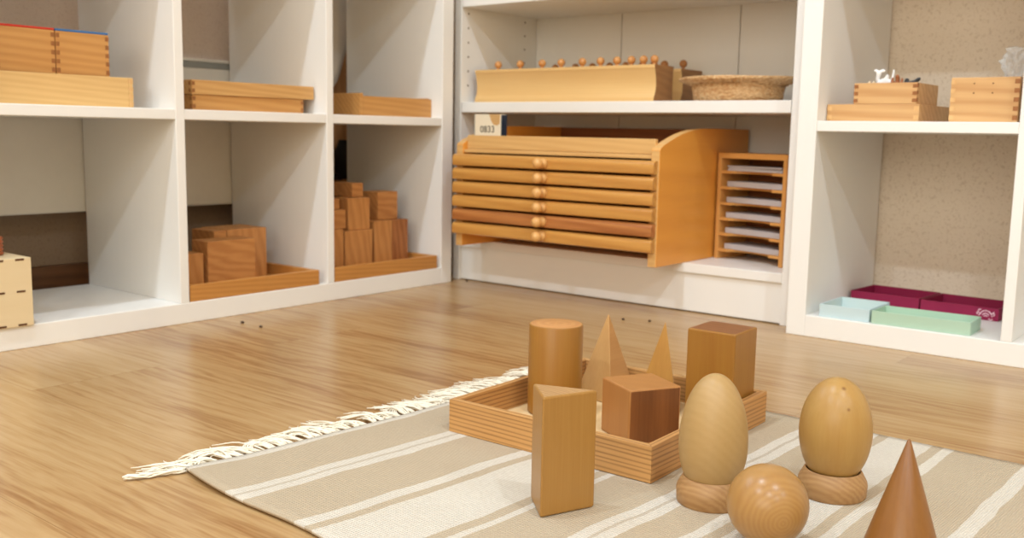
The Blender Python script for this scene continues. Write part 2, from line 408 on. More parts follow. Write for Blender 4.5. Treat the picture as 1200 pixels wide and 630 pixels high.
M['toy_w'] = plain('white_ceramic', (246, 246, 246), 0.35)
M['toy_t'] = plain('terracotta_plastic', (176, 110, 70), 0.5, 0.4, 0.15, 80)
M['toy_g'] = plain('charcoal_plastic', (62, 64, 66), 0.45)
M['toy_c'] = plain('cream_plastic', (232, 210, 178), 0.45)
M['trimwood'] = wood('brown_trim', (196, 146, 96), (166, 116, 72), 'z', 10, 3, 0.6, 0.5)
M['wallshade'] = wallpaper('shaded_lower_wall', (150, 128, 106), (124, 102, 82), 0.4)  # wall tone darkened to hold the shade under the heater
M['hole'] = plain('peg_hole', (120, 104, 86), 0.8)
M['crumb'] = plain('dark_crumb', (70, 46, 28), 0.8)
M['disc'] = wood('russet_disc', (176, 96, 48), (128, 62, 30), 'x', 14, 3, 0.6, 0.4)

m = M['egg2']; nt = m.node_tree; pb = [n for n in nt.nodes if n.type == 'BSDF_PRINCIPLED'][0]
src = pb.inputs['Base Color'].links[0].from_socket
tcn = nt.nodes.new('ShaderNodeTexCoord')
for kp, kr in (((.0099, -.0129, .0965), .0016), ((.0185, -.0211, .0796), .0013)):
    d = nt.nodes.new('ShaderNodeVectorMath'); d.operation = 'DISTANCE'; nt.links.new(tcn.outputs['Object'], d.inputs[0]); d.inputs[1].default_value = kp
    k_ = math_n(nt, 'SUBTRACT', 1.0, math_n(nt, 'DIVIDE', d.outputs['Value'], kr * 1.8), True)
    src = mixc(nt, math_n(nt, 'MULTIPLY', k_, 1.0, True), src, lin((120, 78, 36)))
nt.links.new(src, pb.inputs['Base Color'])

# ------------------------------------------------------------------ the room
XW, YW = -1.90, 1.968          # faces of the left and back walls
bm = B(); box(bm, (-2.0, -2.9, -0.05), (3.3, 2.07, 0.0)); struct(obj('floor', bm, M['floor']))
bm = B(); box(bm, (-2.0, -2.9, 2.6), (3.3, 2.07, 2.7)); struct(obj('ceiling', bm, M['paint']))
bm = B(); box(bm, (-2.0, YW, 0.0), (3.3, 2.07, 2.6)); struct(obj('wall_back', bm, M['wallB']))
WY0, WY1, WZ0, WZ1 = -0.25, 1.15, 1.15, 2.15
bm = B()
box(bm, (-2.0, -2.9, 0), (XW, YW, WZ0)); box(bm, (-2.0, -2.9, WZ1), (XW, YW, 2.6))
box(bm, (-2.0, -2.9, WZ0), (XW, WY0, WZ1)); box(bm, (-2.0, WY1, WZ0), (XW, YW, WZ1))
struct(obj('wall_left', bm, M['wallL']))
bm = B(); box(bm, (3.2, -2.8, 0), (3.3, YW, 2.6)); struct(obj('wall_right', bm, M['room']))
bm = B(); box(bm, (XW, -2.9, 0), (3.2, -2.8, 2.6)); struct(obj('wall_front', bm, M['room']))
bm = B(); box(bm, (XW, -2.8, 0.0), (XW + 0.014, 1.95, 0.066), 0.002); struct(obj('baseboard_left', bm, M['skirt']))
bm = B()
for y0, y1, z0, z1 in ((WY0, WY1, WZ0, WZ0 + .05), (WY0, WY1, WZ1 - .05, WZ1), (WY0, WY0 + .05, WZ0, WZ1), (WY1 - .05, WY1, WZ0, WZ1), (.43, .47, WZ0, WZ1)):
    box(bm, (-1.985, y0, z0), (-1.935, y1, z1), 0.003)
struct(obj('window_1', bm, M['enamel']))
bm = B()
for x0, x1, z0, z1 in ((-.86, 1.86, .64, .70), (-.86, 1.86, 2.20, 2.26), (-.86, -.80, .70, 2.20), (1.80, 1.86, .70, 2.20)):
    box(bm, (x0, -2.7995, z0), (x1, -2.765, z1), 0.003)
struct(obj('fill_frame', bm, M['enamel']))  # added frame round the fill light; the wall has no opening
bm = B(); box(bm, (XW + .0045, 1.60, 0.067), (XW + 0.014, 1.72, 0.78), 0.002); struct(obj('trim_1', bm, M['trimwood']))

bm = B(); box(bm, (XW + .0003, -1.2, .0665), (XW + .004, 1.95, .30), 0.0005); struct(obj('wall_shade', bm, M['wallshade']))  # added dark sheet: the heater's shade put into the wall colour
# panel heater behind the left shelving
t = thing('panel_heater', 'white panel heater on the wall behind the left shelving, grey grille along its top', 'heater', (-1.8955, 1.0, 0.175))
bm = B(); box(bm, (0.0, -0.75, 0), (0.080, 0.36, 0.287), 0.004); obj('heater_body', bm, M['enamel'], t)
bm = B()
box(bm, (0.004, -0.75, 0.2872), (0.076, 0.36, 0.2995), 0.001)
obj('grille', bm, M['grey_slot'], t)['label'] = 'grey grille'
bm = B(); box(bm, (0.0, -0.75, 0.2997), (0.080, 0.36, 0.306), 0.002); obj('top_edge', bm, M['enamel'], t)
bm = B(); lathe(bm, [(0.022, 0.045), (0.03, 0.055), (0.03, 0.115), (0.024, 0.125), (0.02, 0.14)], 20, c=(0.045, 0.64, 0)); tube(bm, [(0.045, 0.355, 0.05), (0.045, 0.62, 0.05)], 0.008, 10)
obj('valve', bm, M['black'], t, smooth=True, angle=40)['label'] = 'black valve'

# curtain end hanging behind the left shelving
bm = B(); nu, nv = 26, 14; grid = []
for i in range(nu + 1):
    row = []
    for j in range(nv + 1):
        u, v = i / nu, j / nv
        y = 1.38 + 0.275 * u
        zb = 0.40 + 0.20 * u ** 6
        z = zb + (1.04 - zb) * v
        x = -1.850 + 0.008 * math.sin(u * 26) * (0.5 + 0.5 * v) + 0.006 * math.sin(u * 9 + v * 3)
        row.append(bm.verts.new((x, y, z)))
    grid.append(row)
for i in range(nu):
    for j in range(nv): bm.faces.new((grid[i][j], grid[i + 1][j], grid[i + 1][j + 1], grid[i][j + 1]))
o = obj('curtain', bm, M['cloth'], smooth=True)
md = o.modifiers.new('thick', 'SOLIDIFY'); md.thickness = 0.0015
tag(o, 'white curtain edge with a slanting hem behind the right-hand cubes of the left shelving', 'curtain')

# ------------------------------------------------------------------ shelving
def board(name, lo, hi, parent, mat='white', bev=0.0012):
    bm = B(); ce = [(a + b) / 2 for a, b in zip(lo, hi)]
    box(bm, [a - c for a, c in zip(lo, ce)], [b - c for b, c in zip(hi, ce)], bev)
    pl = parent.location
    return obj(name, bm, M[mat], parent, [c - p for c, p in zip(ce, pl)])

ROWS = [0.352, 0.686]; TH = 0.0175; TOP = 1.02
# left cube shelving: front plane x = -1.4975, runs along y
XF, XB = -1.4975, -1.812
t = thing('cube_shelf', 'white open-backed cube shelving along the left wall, holding wooden boxes and block trays', 'shelf', (-1.655, 0.95, 0))
divs = [0.6165, 0.9465, 1.2765]
ends = (0.2525, 0.2865, 1.606, 1.640)
board('bottom_board', (XB, ends[1], 0), (XF, ends[2], 0.0355), t)
board('top_board', (XB, ends[0], TOP), (XF, ends[3], TOP + 0.035), t)
board('side_panel', (XB, ends[0], 0), (XF, ends[1], TOP), t)
board('side_panel', (XB, ends[2], 0), (XF, ends[3], TOP), t)
for d in divs: board('divider', (XB, d, 0.0355), (XF - 0.0006, d + 0.0172, TOP), t)
cols = [(ends[1], divs[0]), (divs[0] + .0172, divs[1]), (divs[1] + .0172, divs[2]), (divs[2] + .0172, ends[2])]
for a, b in cols:
    for z in ROWS: board('shelf', (XB + .002, a, z), (XF - 0.0012, b, z + TH), t)

# back bookcase
t = thing('bookcase', 'white bookcase with adjustable shelves in the corner, holding the drawer cabinet', 'bookcase', (-1.118, 1.82, 0))
FB, BB = 1.683, 1.962
board('side_panel', (-1.532, FB, 0), (-1.512, BB, 1.06), t)
board('side_panel', (-.7236, FB, 0), (-.7035, BB, 1.06), t)
board('top_panel', (-1.512, FB, 1.04), (-.7236, BB - .006, 1.06), t)
board('shelf', (-1.512, FB, 0.0775), (-.7236, BB - .006, 0.0957), t)
board('plinth', (-1.512, FB + .006, 0.002), (-.7236, FB + .022, 0.0775), t)
for z0, z1 in ((0.384, 0.4066), (0.617, 0.639), (0.83, 0.852)):
    board('shelf', (-1.511, FB, z0), (-.7246, BB - .006, z1), t)
bm = B()
for x0, x1 in ((-1.511, -1.2635), (-1.2615, -0.9665), (-0.9645, -.7246)):
    box(bm, (x0 + 1.118, 1.957 - 1.82, 0.0958), (x1 + 1.118, 1.960 - 1.82, 1.04), 0.0004)
obj('back_panel', bm, M['white'], t)
for yy in (1.706, 1.912):
    for k in range(6):
        bm = B(); lathe(bm, [(0.0024, 0), (0.0024, 0.0006)], 10)
        for v in bm.verts: v.co = Vector((v.co.z - .0001, v.co.y, v.co.x)) + Vector((-1.512 + 1.118, yy - 1.82, 0.445 + 0.032 * k))
        obj('peg_hole', bm, M['hole'], t)

# right cube shelving: front plane y = 1.6215
YF, YB = 1.6215, 1.960
t = thing('cube_shelf', 'white open-backed cube shelving by the beige wall at right, holding small coloured trays', 'shelf', (-.33, 1.79, 0))
board('bottom_board', (-.651, YF, 0), (-.0145, YB, 0.037), t)
board('top_board', (-.6845, YF, TOP), (.0195, YB, TOP + .035), t)
board('side_panel', (-.6845, YF, 0), (-.651, YB, TOP), t)
board('side_panel', (-.0145, YF, 0), (.0195, YB, TOP), t)
board('divider', (-.3405, YF + .0006, 0.037), (-.3245, YB, TOP), t)
for a, b in ((-.651, -.3405), (-.3245, -.0145)):
    for z in ROWS: board('shelf', (a, YF + .0012, z), (b, YB - .002, z + TH), t)

# ------------------------------------------------------------------ boxes and trays
def shell(bm, W, D, H, t=0.008, ft=0.005, mi=0, bev=0.0008):
    """open box centred on x,y standing at z=0"""
    box(bm, (-W/2 + t*.9, -D/2 + t*.9, 0.0005), (W/2 - t*.9, D/2 - t*.9, ft), 0, mi)
    box(bm, (-W/2, -D/2, 0), (W/2, -D/2 + t, H), bev, mi); box(bm, (-W/2, D/2 - t, 0), (W/2, D/2, H), bev, mi)
    box(bm, (-W/2, -D/2 + t, 0), (-W/2 + t, D/2 - t, H), bev, mi); box(bm, (W/2 - t, -D/2 + t, 0), (W/2, D/2 - t, H), bev, mi)

def joints_y(bm, xf, y, w, H, n, mi=1, sgn=1, z0=0.0):
    """finger-joint ends on a face x = xf at edge position y"""
    s = H / (2 * n)
    for k in range(n):
        za = z0 + s * (2 * k + 0.5)
        box(bm, (min(xf, xf + sgn*.0004), y, za), (max(xf, xf + sgn*.0004), y + w, za + s), 0, mi)

def joints_x(bm, yf, x, w, H, n, mi=1, sgn=-1, z0=0.0):
    s = H / (2 * n)
    for k in range(n):
        za = z0 + s * (2 * k + 0.5)
        box(bm, (x, min(yf, yf + sgn*.0004), za), (x + w, max(yf, yf + sgn*.0004), za + s), 0, mi)

ZM = 0.3695 + .0002      # top of the middle cube shelves
# left shelving, upper-left cube
yr = 0.889; W = 0.13; D = 0.245
bm = B(); shell(bm, W, D, 0.0485); joints_y(bm, W/2, D/2 - .008, .008, .0485, 4)
o = obj('long_box', bm, [M['long_y'], M['joint_pale']], None, (-1.53 - W/2, yr - D/2, ZM))
tag(o, 'long low pale wooden box under the red and blue topped boxes', 'box')
for nm, lab, y0, y1, col in (('lidded_box', 'tall wooden box with a red top edge standing on the long low box', .676, .7675, 'red'),
                             ('lidded_box', 'tall wooden box with a blue top edge standing on the long low box', .7690, .857, 'blue')):
    D = y1 - y0; W = 0.09
    t = thing(nm, lab, 'box', (-1.545 - W/2, (y0 + y1)/2, ZM + .0487))
    bm = B(); box(bm, (-W/2, -D/2, 0), (W/2, D/2, .067), .0008)
    joints_y(bm, W/2, -D/2, .006, .067, 5); joints_y(bm, W/2, D/2 - .006, .006, .067, 5)
    obj('box_body', bm, [M['amber_y'], M['joint']], t)
    bm = B(); box(bm, (-W/2, -D/2, .0672), (W/2, D/2, .0705), .0005)
    obj('lid', bm, M[col], t)['label'] = col + ' lid'

# plywood box with laser-cut slots
t = thing('plywood_box', 'pale plywood box with burnt slots at the lower-left corner of the left shelving', 'box', (-1.568, .6624, .0357))
W, D, H = .152, .0545, .104
bm = B(); box(bm, (-W/2, -D/2, 0), (W/2, D/2, H), .0006); obj('box_body', bm, M['ply'], t)
for yy, wy in ((D/2 - .0235, .0130), (-D/2 + .0006, .0130)):
    for zz in (.0010, .0520, .1005):
        bm = B(); box(bm, (W/2 - .0005, yy, zz), (W/2 + .0004, yy + wy, zz + .0030))
        obj('slot', bm, M['burn'], t)
bm = B()
prof = [(0, 0)]
for k in range(5):
    z = k * .0058
    prof += [(.0185, z + .0006), (.0205, z + .0029), (.0185, z + .0052)]
prof += [(0, .0295)]
lathe(bm, prof, 40)
o = obj('ribbed_pot', bm, M['disc'], None, (-1.555, .6560, .1399), smooth=True, angle=50)
tag(o, 'russet ribbed wooden pot on top of the plywood box', 'pot')

# lidded box, middle cube
t = thing('lidded_box', 'flat wooden box with an overhanging lid in the upper middle cube of the left shelving', 'box', (-1.60, 1.128, ZM))
bm = B(); box(bm, (-.063, -.125, 0), (.066, .1205, .027), .0008)
joints_y(bm, .066, -.125, .006, .027, 2); joints_y(bm, .066, .1145, .006, .027, 2)
joints_x(bm, -.125, .058, .006, .027, 2)
obj('box_body', bm, [M['amber_y'], M['joint']], t)
bm = B(); box(bm, (-.066, -.128, .0272), (.0695, .1440, .0525), .001)
joints_y(bm, .0695, -.128, .006, .025, 2, 1, 1, .0275); joints_x(bm, -.128, .060, .006, .025, 2, 1, -1, .0275)
obj('lid', bm, [M['pine_y'], M['joint']], t)

# open tray, right cube
t = thing('open_box', 'shallow open wooden box with a taller end, right of the overhanging-lid box', 'box', (-1.60, 1.50, ZM))
bm = B(); box(bm, (-.07, -.1075, 0), (.0705, -.099, .046), .0008); obj('end_panel', bm, M['amber_y'], t)
bm = B(); box(bm, (.0625, -.0988, 0), (.07, .1050, .0405), .0008); obj('front_panel', bm, M['amber_y'], t)
bm = B(); box(bm, (-.07, -.0988, 0), (-.0625, .1050, .044), .0008); obj('back_panel', bm, M['pine_y'], t)
bm = B(); box(bm, (-.0623, .0970, 0), (.0623, .1050, .0425), .0008); obj('end_panel', bm, M['amber_y'], t)
bm = B(); box(bm, (-.0623, -.0988, .0003), (.0623, .0968, .005)); obj('base', bm, M['pine_y'], t)

# low trays of blocks in the bottom cubes
ZB = .0357
def block_tray(label, y0, y1):
    W, D, H = .235, y1 - y0, .029
    t = thing('block_tray', label, 'tray', (-1.4995 - W/2, (y0 + y1)/2, ZB))
    for x0, x1, ya, yb in ((W/2 - .011, W/2, -D/2, D/2), (-W/2, -W/2 + .011, -D/2, D/2),
                           (-W/2 + .0112, W/2 - .0112, -D/2, -D/2 + .011), (-W/2 + .0112, W/2 - .0112, D/2 - .011, D/2)):
        bm = B(); box(bm, (x0, ya, 0), (x1, yb, H), .001); obj('side', bm, M['shtray'], t)
    bm = B(); box(bm, (-W/2 + .0112, -D/2 + .0112, .0003), (W/2 - .0112, D/2 - .0112, .007)); obj('base', bm, M['shtray'], t)
    return t
block_tray('low wooden tray of large blocks in the bottom middle cube of the left shelving', .9665, 1.2560)
block_tray('low wooden tray of stacked blocks in the bottom right cube of the left shelving', 1.2960, 1.5950)

def block(label, xf, dx, y0, y1, z0, z1, mat, group, rot=0.0):
    bm = B(); w, d, h = dx, y1 - y0, z1 - z0
    box(bm, (-w/2, -d/2, 0), (w/2, d/2, h), .0014)
    o = obj('wooden_block', bm, M[mat], None, (xf - w/2, (y0 + y1)/2, z0), (0, 0, rot))
    return tag(o, label, 'block', group)
g = 'blocks in the middle tray'; zf = ZB + .0072
block('large wooden block with curved dark grain at the front of the middle tray', -1.560, .052, 1.0440, 1.1500, zf, .131, 'cubeblk', g)
block('tall wooden block behind the curved-grain block, tray of the middle cube', -1.616, .085, 1.1250, 1.2180, zf, .1435, 'cubeblk_z', g)
block('wooden block topping out left of the tall block at the back of the middle tray', -1.616, .075, 1.0960, 1.1240, zf, .1430, 'cubeblk', g)
block('short wooden block at the left edge of the middle tray, half hidden by the divider', -1.562, .06, .9800, 1.0360, zf, .1110, 'cubeblk_z', g)
g = 'blocks in the right tray'
block('upright plain wooden block, third from left in the bottom row of the right tray', -1.556, .056, 1.4570, 1.5100, zf, .1450, 'cubeblk_z', g)
block('upright dark-veined wooden block at the right end of the right tray', -1.556, .056, 1.5105, 1.5590, zf, .1450, 'cubeblk_d', g)
block('wide wooden block with a dark crack, second in the bottom row of the right tray', -1.546, .055, 1.3650, 1.4420, zf, .1300, 'cubeblk_z', g)
block('wooden block cut off by the divider at the left of the right tray bottom row', -1.546, .055, 1.3080, 1.3605, zf, .1355, 'cubeblk_z', g)
block('upright block standing on the cracked wide block in the right tray', -1.552, .05, 1.3790, 1.4400, .1302, .1980, 'cubeblk_z', g)
block('block lying on the two upright blocks at the right of the right tray', -1.575, .052, 1.4850, 1.5450, .1452, .2065, 'cubeblk', g)
block('topmost block of the stack in the right tray', -1.572, .060, 1.4080, 1.4390, .1982, .2280, 'cubeblk', g)
block('short block on the left-hand bottom block of the right tray', -1.550, .05, 1.3150, 1.3705, .1357, .1755, 'cubeblk', g)
block('small block high at the left edge of the right tray, beside the divider', -1.560, .04, 1.3260, 1.3620, .1757, .1980, 'cubeblk', g)

# ------------------------------------------------------------------ back bookcase contents
# cylinder blocks
def cyl_block(label, x0, x1, yf, yb, z0, h, mats, cove=.0062):
    bm = B(); pts = []
    n = 10
    def prof(y0, s):
        out = [(y0, 0), (y0, .008)]
        for k in range(n + 1):
            a = k / n
            out.append((y0 + s * (.0012 + cove * math.sin(PI * a ** .8) ** .9), .010 + (h - .018) * a))
        out += [(y0, h - .006), (y0, h)]
        return out
    fr = prof(0, 1); bk = prof(yb - yf, -.25)[::-1]
    prism(bm, fr + bk, 0, x1 - x0, 0, 0, 0, 'x')
    bm.faces.ensure_lookup_table()
    for f in bm.faces:
        if len(f.verts) > 6: f.material_index = 1
    o = obj('cylinder_block', bm, mats, None, (x0, yf, z0))
    return tag(o, label, 'cylinder block')
ZK = .4068
cyl_block('long pale wooden cylinder block with concave front and a row of knobs on top', -1.492, -1.022, 1.708, 1.782, ZK, .0725, [M['block_x'], M['block_end']])
cyl_block('second wooden cylinder block, half hidden behind the front one, brown end beside the basket', -1.42, -1.0395, 1.845, 1.936, ZK, .0725, [M['block_x'], M['block_end']])
ordn = ['first', 'second', 'third', 'fourth', 'fifth', 'sixth', 'seventh', 'eighth', 'ninth', 'tenth']
def knob_cyl(label, x, y, z, r, mat, grp):
    bm = B(); prof = [(r * 1.25, 0), (r * 1.25, .0008), (r * .5, .0012), (r * .42, .005)]
    for k in range(1, 11):
        a = -PI/2 + .45 + (PI - .45) * k / 10
        prof.append((max(0, r * math.cos(a)) if k < 10 else 0, .005 + r * .9 + r * math.sin(a)))
    lathe(bm, prof, 20)
    tag(obj('knobbed_cylinder', bm, M[mat], None, (x, y, z), smooth=True, angle=40), label, 'knob', grp)
xs = [-1.4540, -1.3900, -1.3290, -1.2770, -1.2215, -1.1750, -1.1340, -1.0990, -1.0700, -1.0445]
for i, x in enumerate(xs):
    knob_cyl('round wooden knob, %s from the left on the front cylinder block' % ordn[i], x, 1.744, ZK + .0727, .0084, 'kn1', 'knobs on the front cylinder block')
xs2 = [-1.395, -1.337, -1.290, -1.243, -1.2005, -1.157, -1.128, -1.102, -1.056]
for i, x in enumerate(xs2):
    knob_cyl('darker round knob, %s from the left on the rear cylinder block' % ordn[i], x, 1.882, ZK + .0727, .0084, 'kn2', 'knobs on the rear cylinder block')

# woven basket
t = thing('woven_basket', 'shallow oval woven straw basket with a wide rim, beside the cylinder blocks', 'basket', (-.8790, 1.785, ZK))
bm = B(); lathe(bm, [(.072, 0), (.0865, .002), (.0885, .018), (.092, .034), (.0885, .034), (.085, .018), (.083, .005), (0, .004)], 72, sx=1, sy=.92)
obj('basket_body', bm, M['wicker'], t, smooth=True)
bm = B()
for k, (r, z) in enumerate(((.0935, .0355), (.100, .0385), (.1075, .0405), (.1135, .043))):
    for s in range(2):
        pts = []
        for q in range(97):
            a = 2 * PI * q / 96
            w = .0018 * math.sin(a * 46 + s * PI)
            pts.append(((r + w) * math.cos(a), (r + w) * .86 * math.sin(a), z + .0016 * math.cos(a * 46 + s * PI)))
        tube(bm, pts, .0034, 6)
obj('rim', bm, M['wicker'], t, smooth=True)

# drawer cabinet
CX0, CX1, CYF, CYB, CZ = -1.4290, -.9268, 1.5790, 1.944, .0959
t = thing('drawer_cabinet', 'golden wooden cabinet with six shallow knobbed drawers and curved side panels', 'cabinet', ((CX0 + CX1)/2, 1.76, CZ))
cx = (CX0 + CX1) / 2; cw = (CX1 - CX0) / 2
curve = [(CYF, 0), (CYF, .2170), (1.5815, .2205), (1.596, .2275), (1.6130, .2335), (1.636, .2410), (1.660, .2475), (1.685, .2525), (1.709, .2560), (1.735, .2583), (1.761, .2592), (1.80, .2598), (CYB, .2600), (CYB, 0)]
prof = [(y - 1.76, z) for y, z in curve]
for s in (-1, 1):
    bm = B(); a, b = (cw - .018, cw) if s > 0 else (-cw, -cw + .018)
    prism(bm, prof, a, b, 1, 1, .0008, 'x'); bm.normal_update()
    for f in bm.faces:
        if abs(f.normal.x) > .95: f.material_index = 0
    obj('side_panel', bm, [M['cab_side'], M['cab_rail']], t)
bm = B(); box(bm, (-cw + .0182, CYB - .012 - 1.76, .02), (cw - .0182, CYB - 1.76, .2590), .0006); obj('back_panel', bm, M['cab_back'], t)
bm = B(); box(bm, (-cw + .0182, 1.60 - 1.76, .0225), (cw - .0182, CYB - .0122 - 1.76, .0300), .0006); obj('bottom_panel', bm, M['cab_side'], t)
bm = B(); box(bm, (-cw + .0182, 1.592 - 1.76, .2020), (cw - .0182, CYB - .0122 - 1.76, .2085), .0006); obj('top_panel', bm, M['cab_rail'], t)
bm = B(); box(bm, (-cw + .0182, 1.5815 - 1.76, .2010), (cw - .0182, 1.5875 - 1.76, .2075), .001); obj('front_lip', bm, M['cab_rail'], t)
bm = B(); box(bm, (-cw + .0182, 1.5925 - 1.76, .2087), (cw - .0182, 1.602 - 1.76, .2375), .0015); obj('rail', bm, M['cab_rail'], t)
dz0, dz1 = .0262, .2008; step = (dz1 - dz0) / 6
for k in range(6):
    z0 = dz0 + k * step + .0012; h = step - .0042
    bm = B(); pr = []
    yF = 1.5640 - 1.76; yb = 1.5785 - 1.76
    for q in range(9):
        a = PI/2 * q / 8
        pr.append((yF + .007 * (1 - math.sin(a)), h - .007 * (1 - math.cos(a)))) if False else None
    pr = [(yb, 0), (yF + .0035, 0), (yF + .0008, .0012), (yF, .004)]
    for q in range(7):
        a = PI/2 * q / 6
        pr.append((yF + .010 * (1 - math.cos(a)), h - .010 + .010 * math.sin(a)))
    pr += [(yb, h)]
    pr = [(a, b + z0) for a, b in pr]
    prism(bm, pr, -cw + .0015, cw - .0035, 0, 0, 0, 'x')
    box(bm, (-cw + .022, yb, z0 + .002), (cw - .022, yb + .30, z0 + h - .004))
    d = obj('drawer', bm, M['drawer_red'] if k == 1 else M['drawer'], t, smooth=True, angle=35)
    bm = B()
    kp = [(.0098, 0), (.0102, .003), (.0088, .0068), (.0060, .0092), (.0052, .0110)]
    for q in range(1, 10):
        a = -PI/2 + .5 + (PI - .5) * q / 9
        kp.append((.0104 * max(0.0, math.cos(a)) if q < 9 else 0.0, .0200 + .0104 * math.sin(a)))
    lathe(bm, kp, 24, c=(-.0045, yF, z0 + h/2), axis='y')
    obj('knob', bm, M['knob'], d, smooth=True)

# small white box with printed number, standing in the top of the cabinet
t = thing('card_box', 'small off-white box with a printed number on top of the drawer cabinet', 'box', (-1.3665, 1.627, CZ + .2087))
bm = B(); box(bm, (-.0365, -.020, 0), (.0365, -.002, .0735), .0008); obj('box_body', bm, M['label_white'], t)
bm = B(); box(bm, (.0366, -.020, 0), (.0385, -.002, .0725), .0004); obj('side_face', bm, M['navy'], t)['label'] = 'navy side'
bm = B(); box(bm, (-.0385, -.0195, 0), (-.0366, -.002, .0735), .0004); obj('edge', bm, M['grey_slot'], t)['label'] = 'grey edge'
bm = B(); prism(bm, [(.004, .0735), (.009, .0605), (.016, .0520), (.026, .0500), (.033, .0540), (.034, .0735)], -.0204, -.0200, 0, 0, 0, 'y')
obj('printed_patch', bm, M['tanprint'], t)['label'] = 'tan printed patch'
def text_on(parent, txt, size, loc, rot, mat, name='printed_number'):
    cu = bpy.data.curves.new(name, 'FONT'); cu.body = txt; cu.size = size; cu.align_x = 'CENTER'; cu.extrude = .0001; cu.offset = .0002
    cu.space_character = 1.05
    o = bpy.data.objects.new(name, cu); C.objects.link(o); cu.materials.append(mat)
    dg = bpy.context.evaluated_depsgraph_get()
    me = bpy.data.meshes.new_from_object(o.evaluated_get(dg)); me.name = name
    bpy.data.objects.remove(o)
    o = bpy.data.objects.new(name, me); C.objects.link(o)
    if not me.materials: me.materials.append(mat)
    o.parent = parent; o.location = loc; o.rotation_euler = rot
    return o
text_on(t, '0833', .0195, (-.0010, -.0202, .0355), (PI/2, 0, 0), M['ink'])['label'] = 'black printed number'

# card cabinet with six slots
LR = math.radians(-16.0)
t = thing('card_cabinet', 'narrow upright wooden card cabinet with six slots, right of the drawer cabinet', 'cabinet', (-.9215, 1.800, CZ), LR)
LW, LD, LH = .173, .088, .2125
bm = B(); box(bm, (0, 0, 0), (.009, LD, LH - .011), .0008); obj('side_panel', bm, M['leaf'], t)
bm = B(); box(bm, (LW - .009, 0, 0), (LW, LD, LH - .011), .0008); obj('side_panel', bm, M['leaf'], t)
bm = B(); box(bm, (0, 0, LH - .0108), (LW, LD, LH), .0008); obj('top_panel', bm, M['leaf_x'], t)
bm = B(); box(bm, (.0092, LD - .006, .004), (LW - .0092, LD, LH - .011)); obj('back_panel', bm, M['cab_back'], t)
slots = [.0205, .0525, .0832, .1140, .1455, .1770]
slot_names = ['bottom slot', 'fifth slot from the top', 'fourth slot from the top', 'third slot from the top', 'second slot from the top', 'top slot']
R_ = Matrix.Rotation(LR, 4, 'Z')
for z, nm in zip(slots, slot_names):
    pts = [(.0092, .0005), (.034, .0005)]
    for k in range(1, 8): 
        a = PI * k / 8
        pts.append((.086 - .050 * math.cos(a), .0005 + .024 * math.sin(a) ** .7))
    pts += [(LW - .034, .0005), (LW - .0092, .0005), (LW - .0092, LD - .0065), (.0092, LD - .0065)]
    bm = B(); prism(bm, pts, z - .005, z, 0); obj('shelf', bm, M['leaf_x'], t)
    def put(label, z0, h, dy, ang, dx=0.0):
        bm = B(); 
        w, d = .138, .066
        box(bm, (-w/2, -d/2, 0), (w/2, d/2, h), min(.0006, h * .3))
        c = R_ @ Vector((.0865 + dx, .009 + d/2 + dy, 0))
        tag(obj('card_slab', bm, M['card'], None, (-.9215 + c.x, 1.800 + c.y, CZ + z0), (0, 0, LR + ang)), label, 'card', 'cards in the card cabinet')
    if nm == 'top slot':
        put('lowest grey-white card of three in the top slot of the card cabinet', z + .0002, .0042, 0, .0)
        put('middle grey-white card of three in the top slot of the card cabinet', z + .0046, .0030, .002, .02, .002)
        put('uppermost grey-white card of three in the top slot of the card cabinet', z + .0078, .0026, -.001, -.02, -.001)
    else:
        put('stack of grey-white cards, modelled as one slab, lying in the %s of the card cabinet' % nm, z + .0002, .0105 - .0015 * (hash(nm[0]) % 1), .001, .0)  # one solid slab stands for the whole stack of cards

# ------------------------------------------------------------------ right shelving contents
W, D, H = .152, .175, .0285
bm = B(); shell(bm, W, D, H); joints_x(bm, -D/2, -W/2, .008, H, 2); joints_x(bm, -D/2, W/2 - .008, .008, H, 2)
o = obj('flat_box', bm, [M['pine_x'], M['joint_pale']], None, (-.653 + W/2 + .0035, 1.66 + D/2, ZM))
tag(o, 'flat pine box under the box of animal figurines on the right shelving', 'box')
W, D, H = .1025, .115, .0345
bm = B(); shell(bm, W, D, H, .007); joints_x(bm, -D/2, -W/2, .007, H, 3); joints_x(bm, -D/2, W/2 - .007, .007, H, 3)
for k in range(3): box(bm, (W/2, -D/2, .004 + .0115 * k), (W/2 + .0004, -D/2 + .007, .010 + .0115 * k), 0, 1)
o = obj('open_box', bm, [M['pine_x'], M['joint']], None, (-.6055 + W/2, 1.661 + D/2, ZM + .0287))
tag(o, 'open pine box filled with animal figurines, on the flat box of the right shelving', 'box')

def figure(name, label, loc, mat, chains, cat='figurine', rotz=0.0):
    """chains: list of point/radius polylines, first chain is the trunk; grown together with a skin modifier"""
    me = bpy.data.meshes.new(name); vs, es, rs = [], [], []
    for ch in chains:
        prev = ch.get('at')
        for p, r in ch['pts']:
            vs.append(p); rs.append(r); i = len(vs) - 1
            if prev is not None: es.append((prev, i))
            prev = i
    me.from_pydata(vs, es, []); me.materials.append(mat)
    o = bpy.data.objects.new(name, me); C.objects.link(o); o.location = loc; o.rotation_euler = (0, 0, rotz)
    sk = o.modifiers.new('skin', 'SKIN'); sk.use_smooth_shade = True
    for v, r in zip(me.skin_vertices[0].data, rs): v.radius = (r, r); v.use_root = False
    me.skin_vertices[0].data[0].use_root = True
    sb = o.modifiers.new('sub', 'SUBSURF'); sb.levels = 1; sb.render_levels = 2
    return tag(o, label, cat)
k = .001
def S(*a): return [((x * k, y * k, z * k), r * k * 1.08) for x, y, z, r in a]
FZ = ZM + .0287 + .0055; FY = 1.672
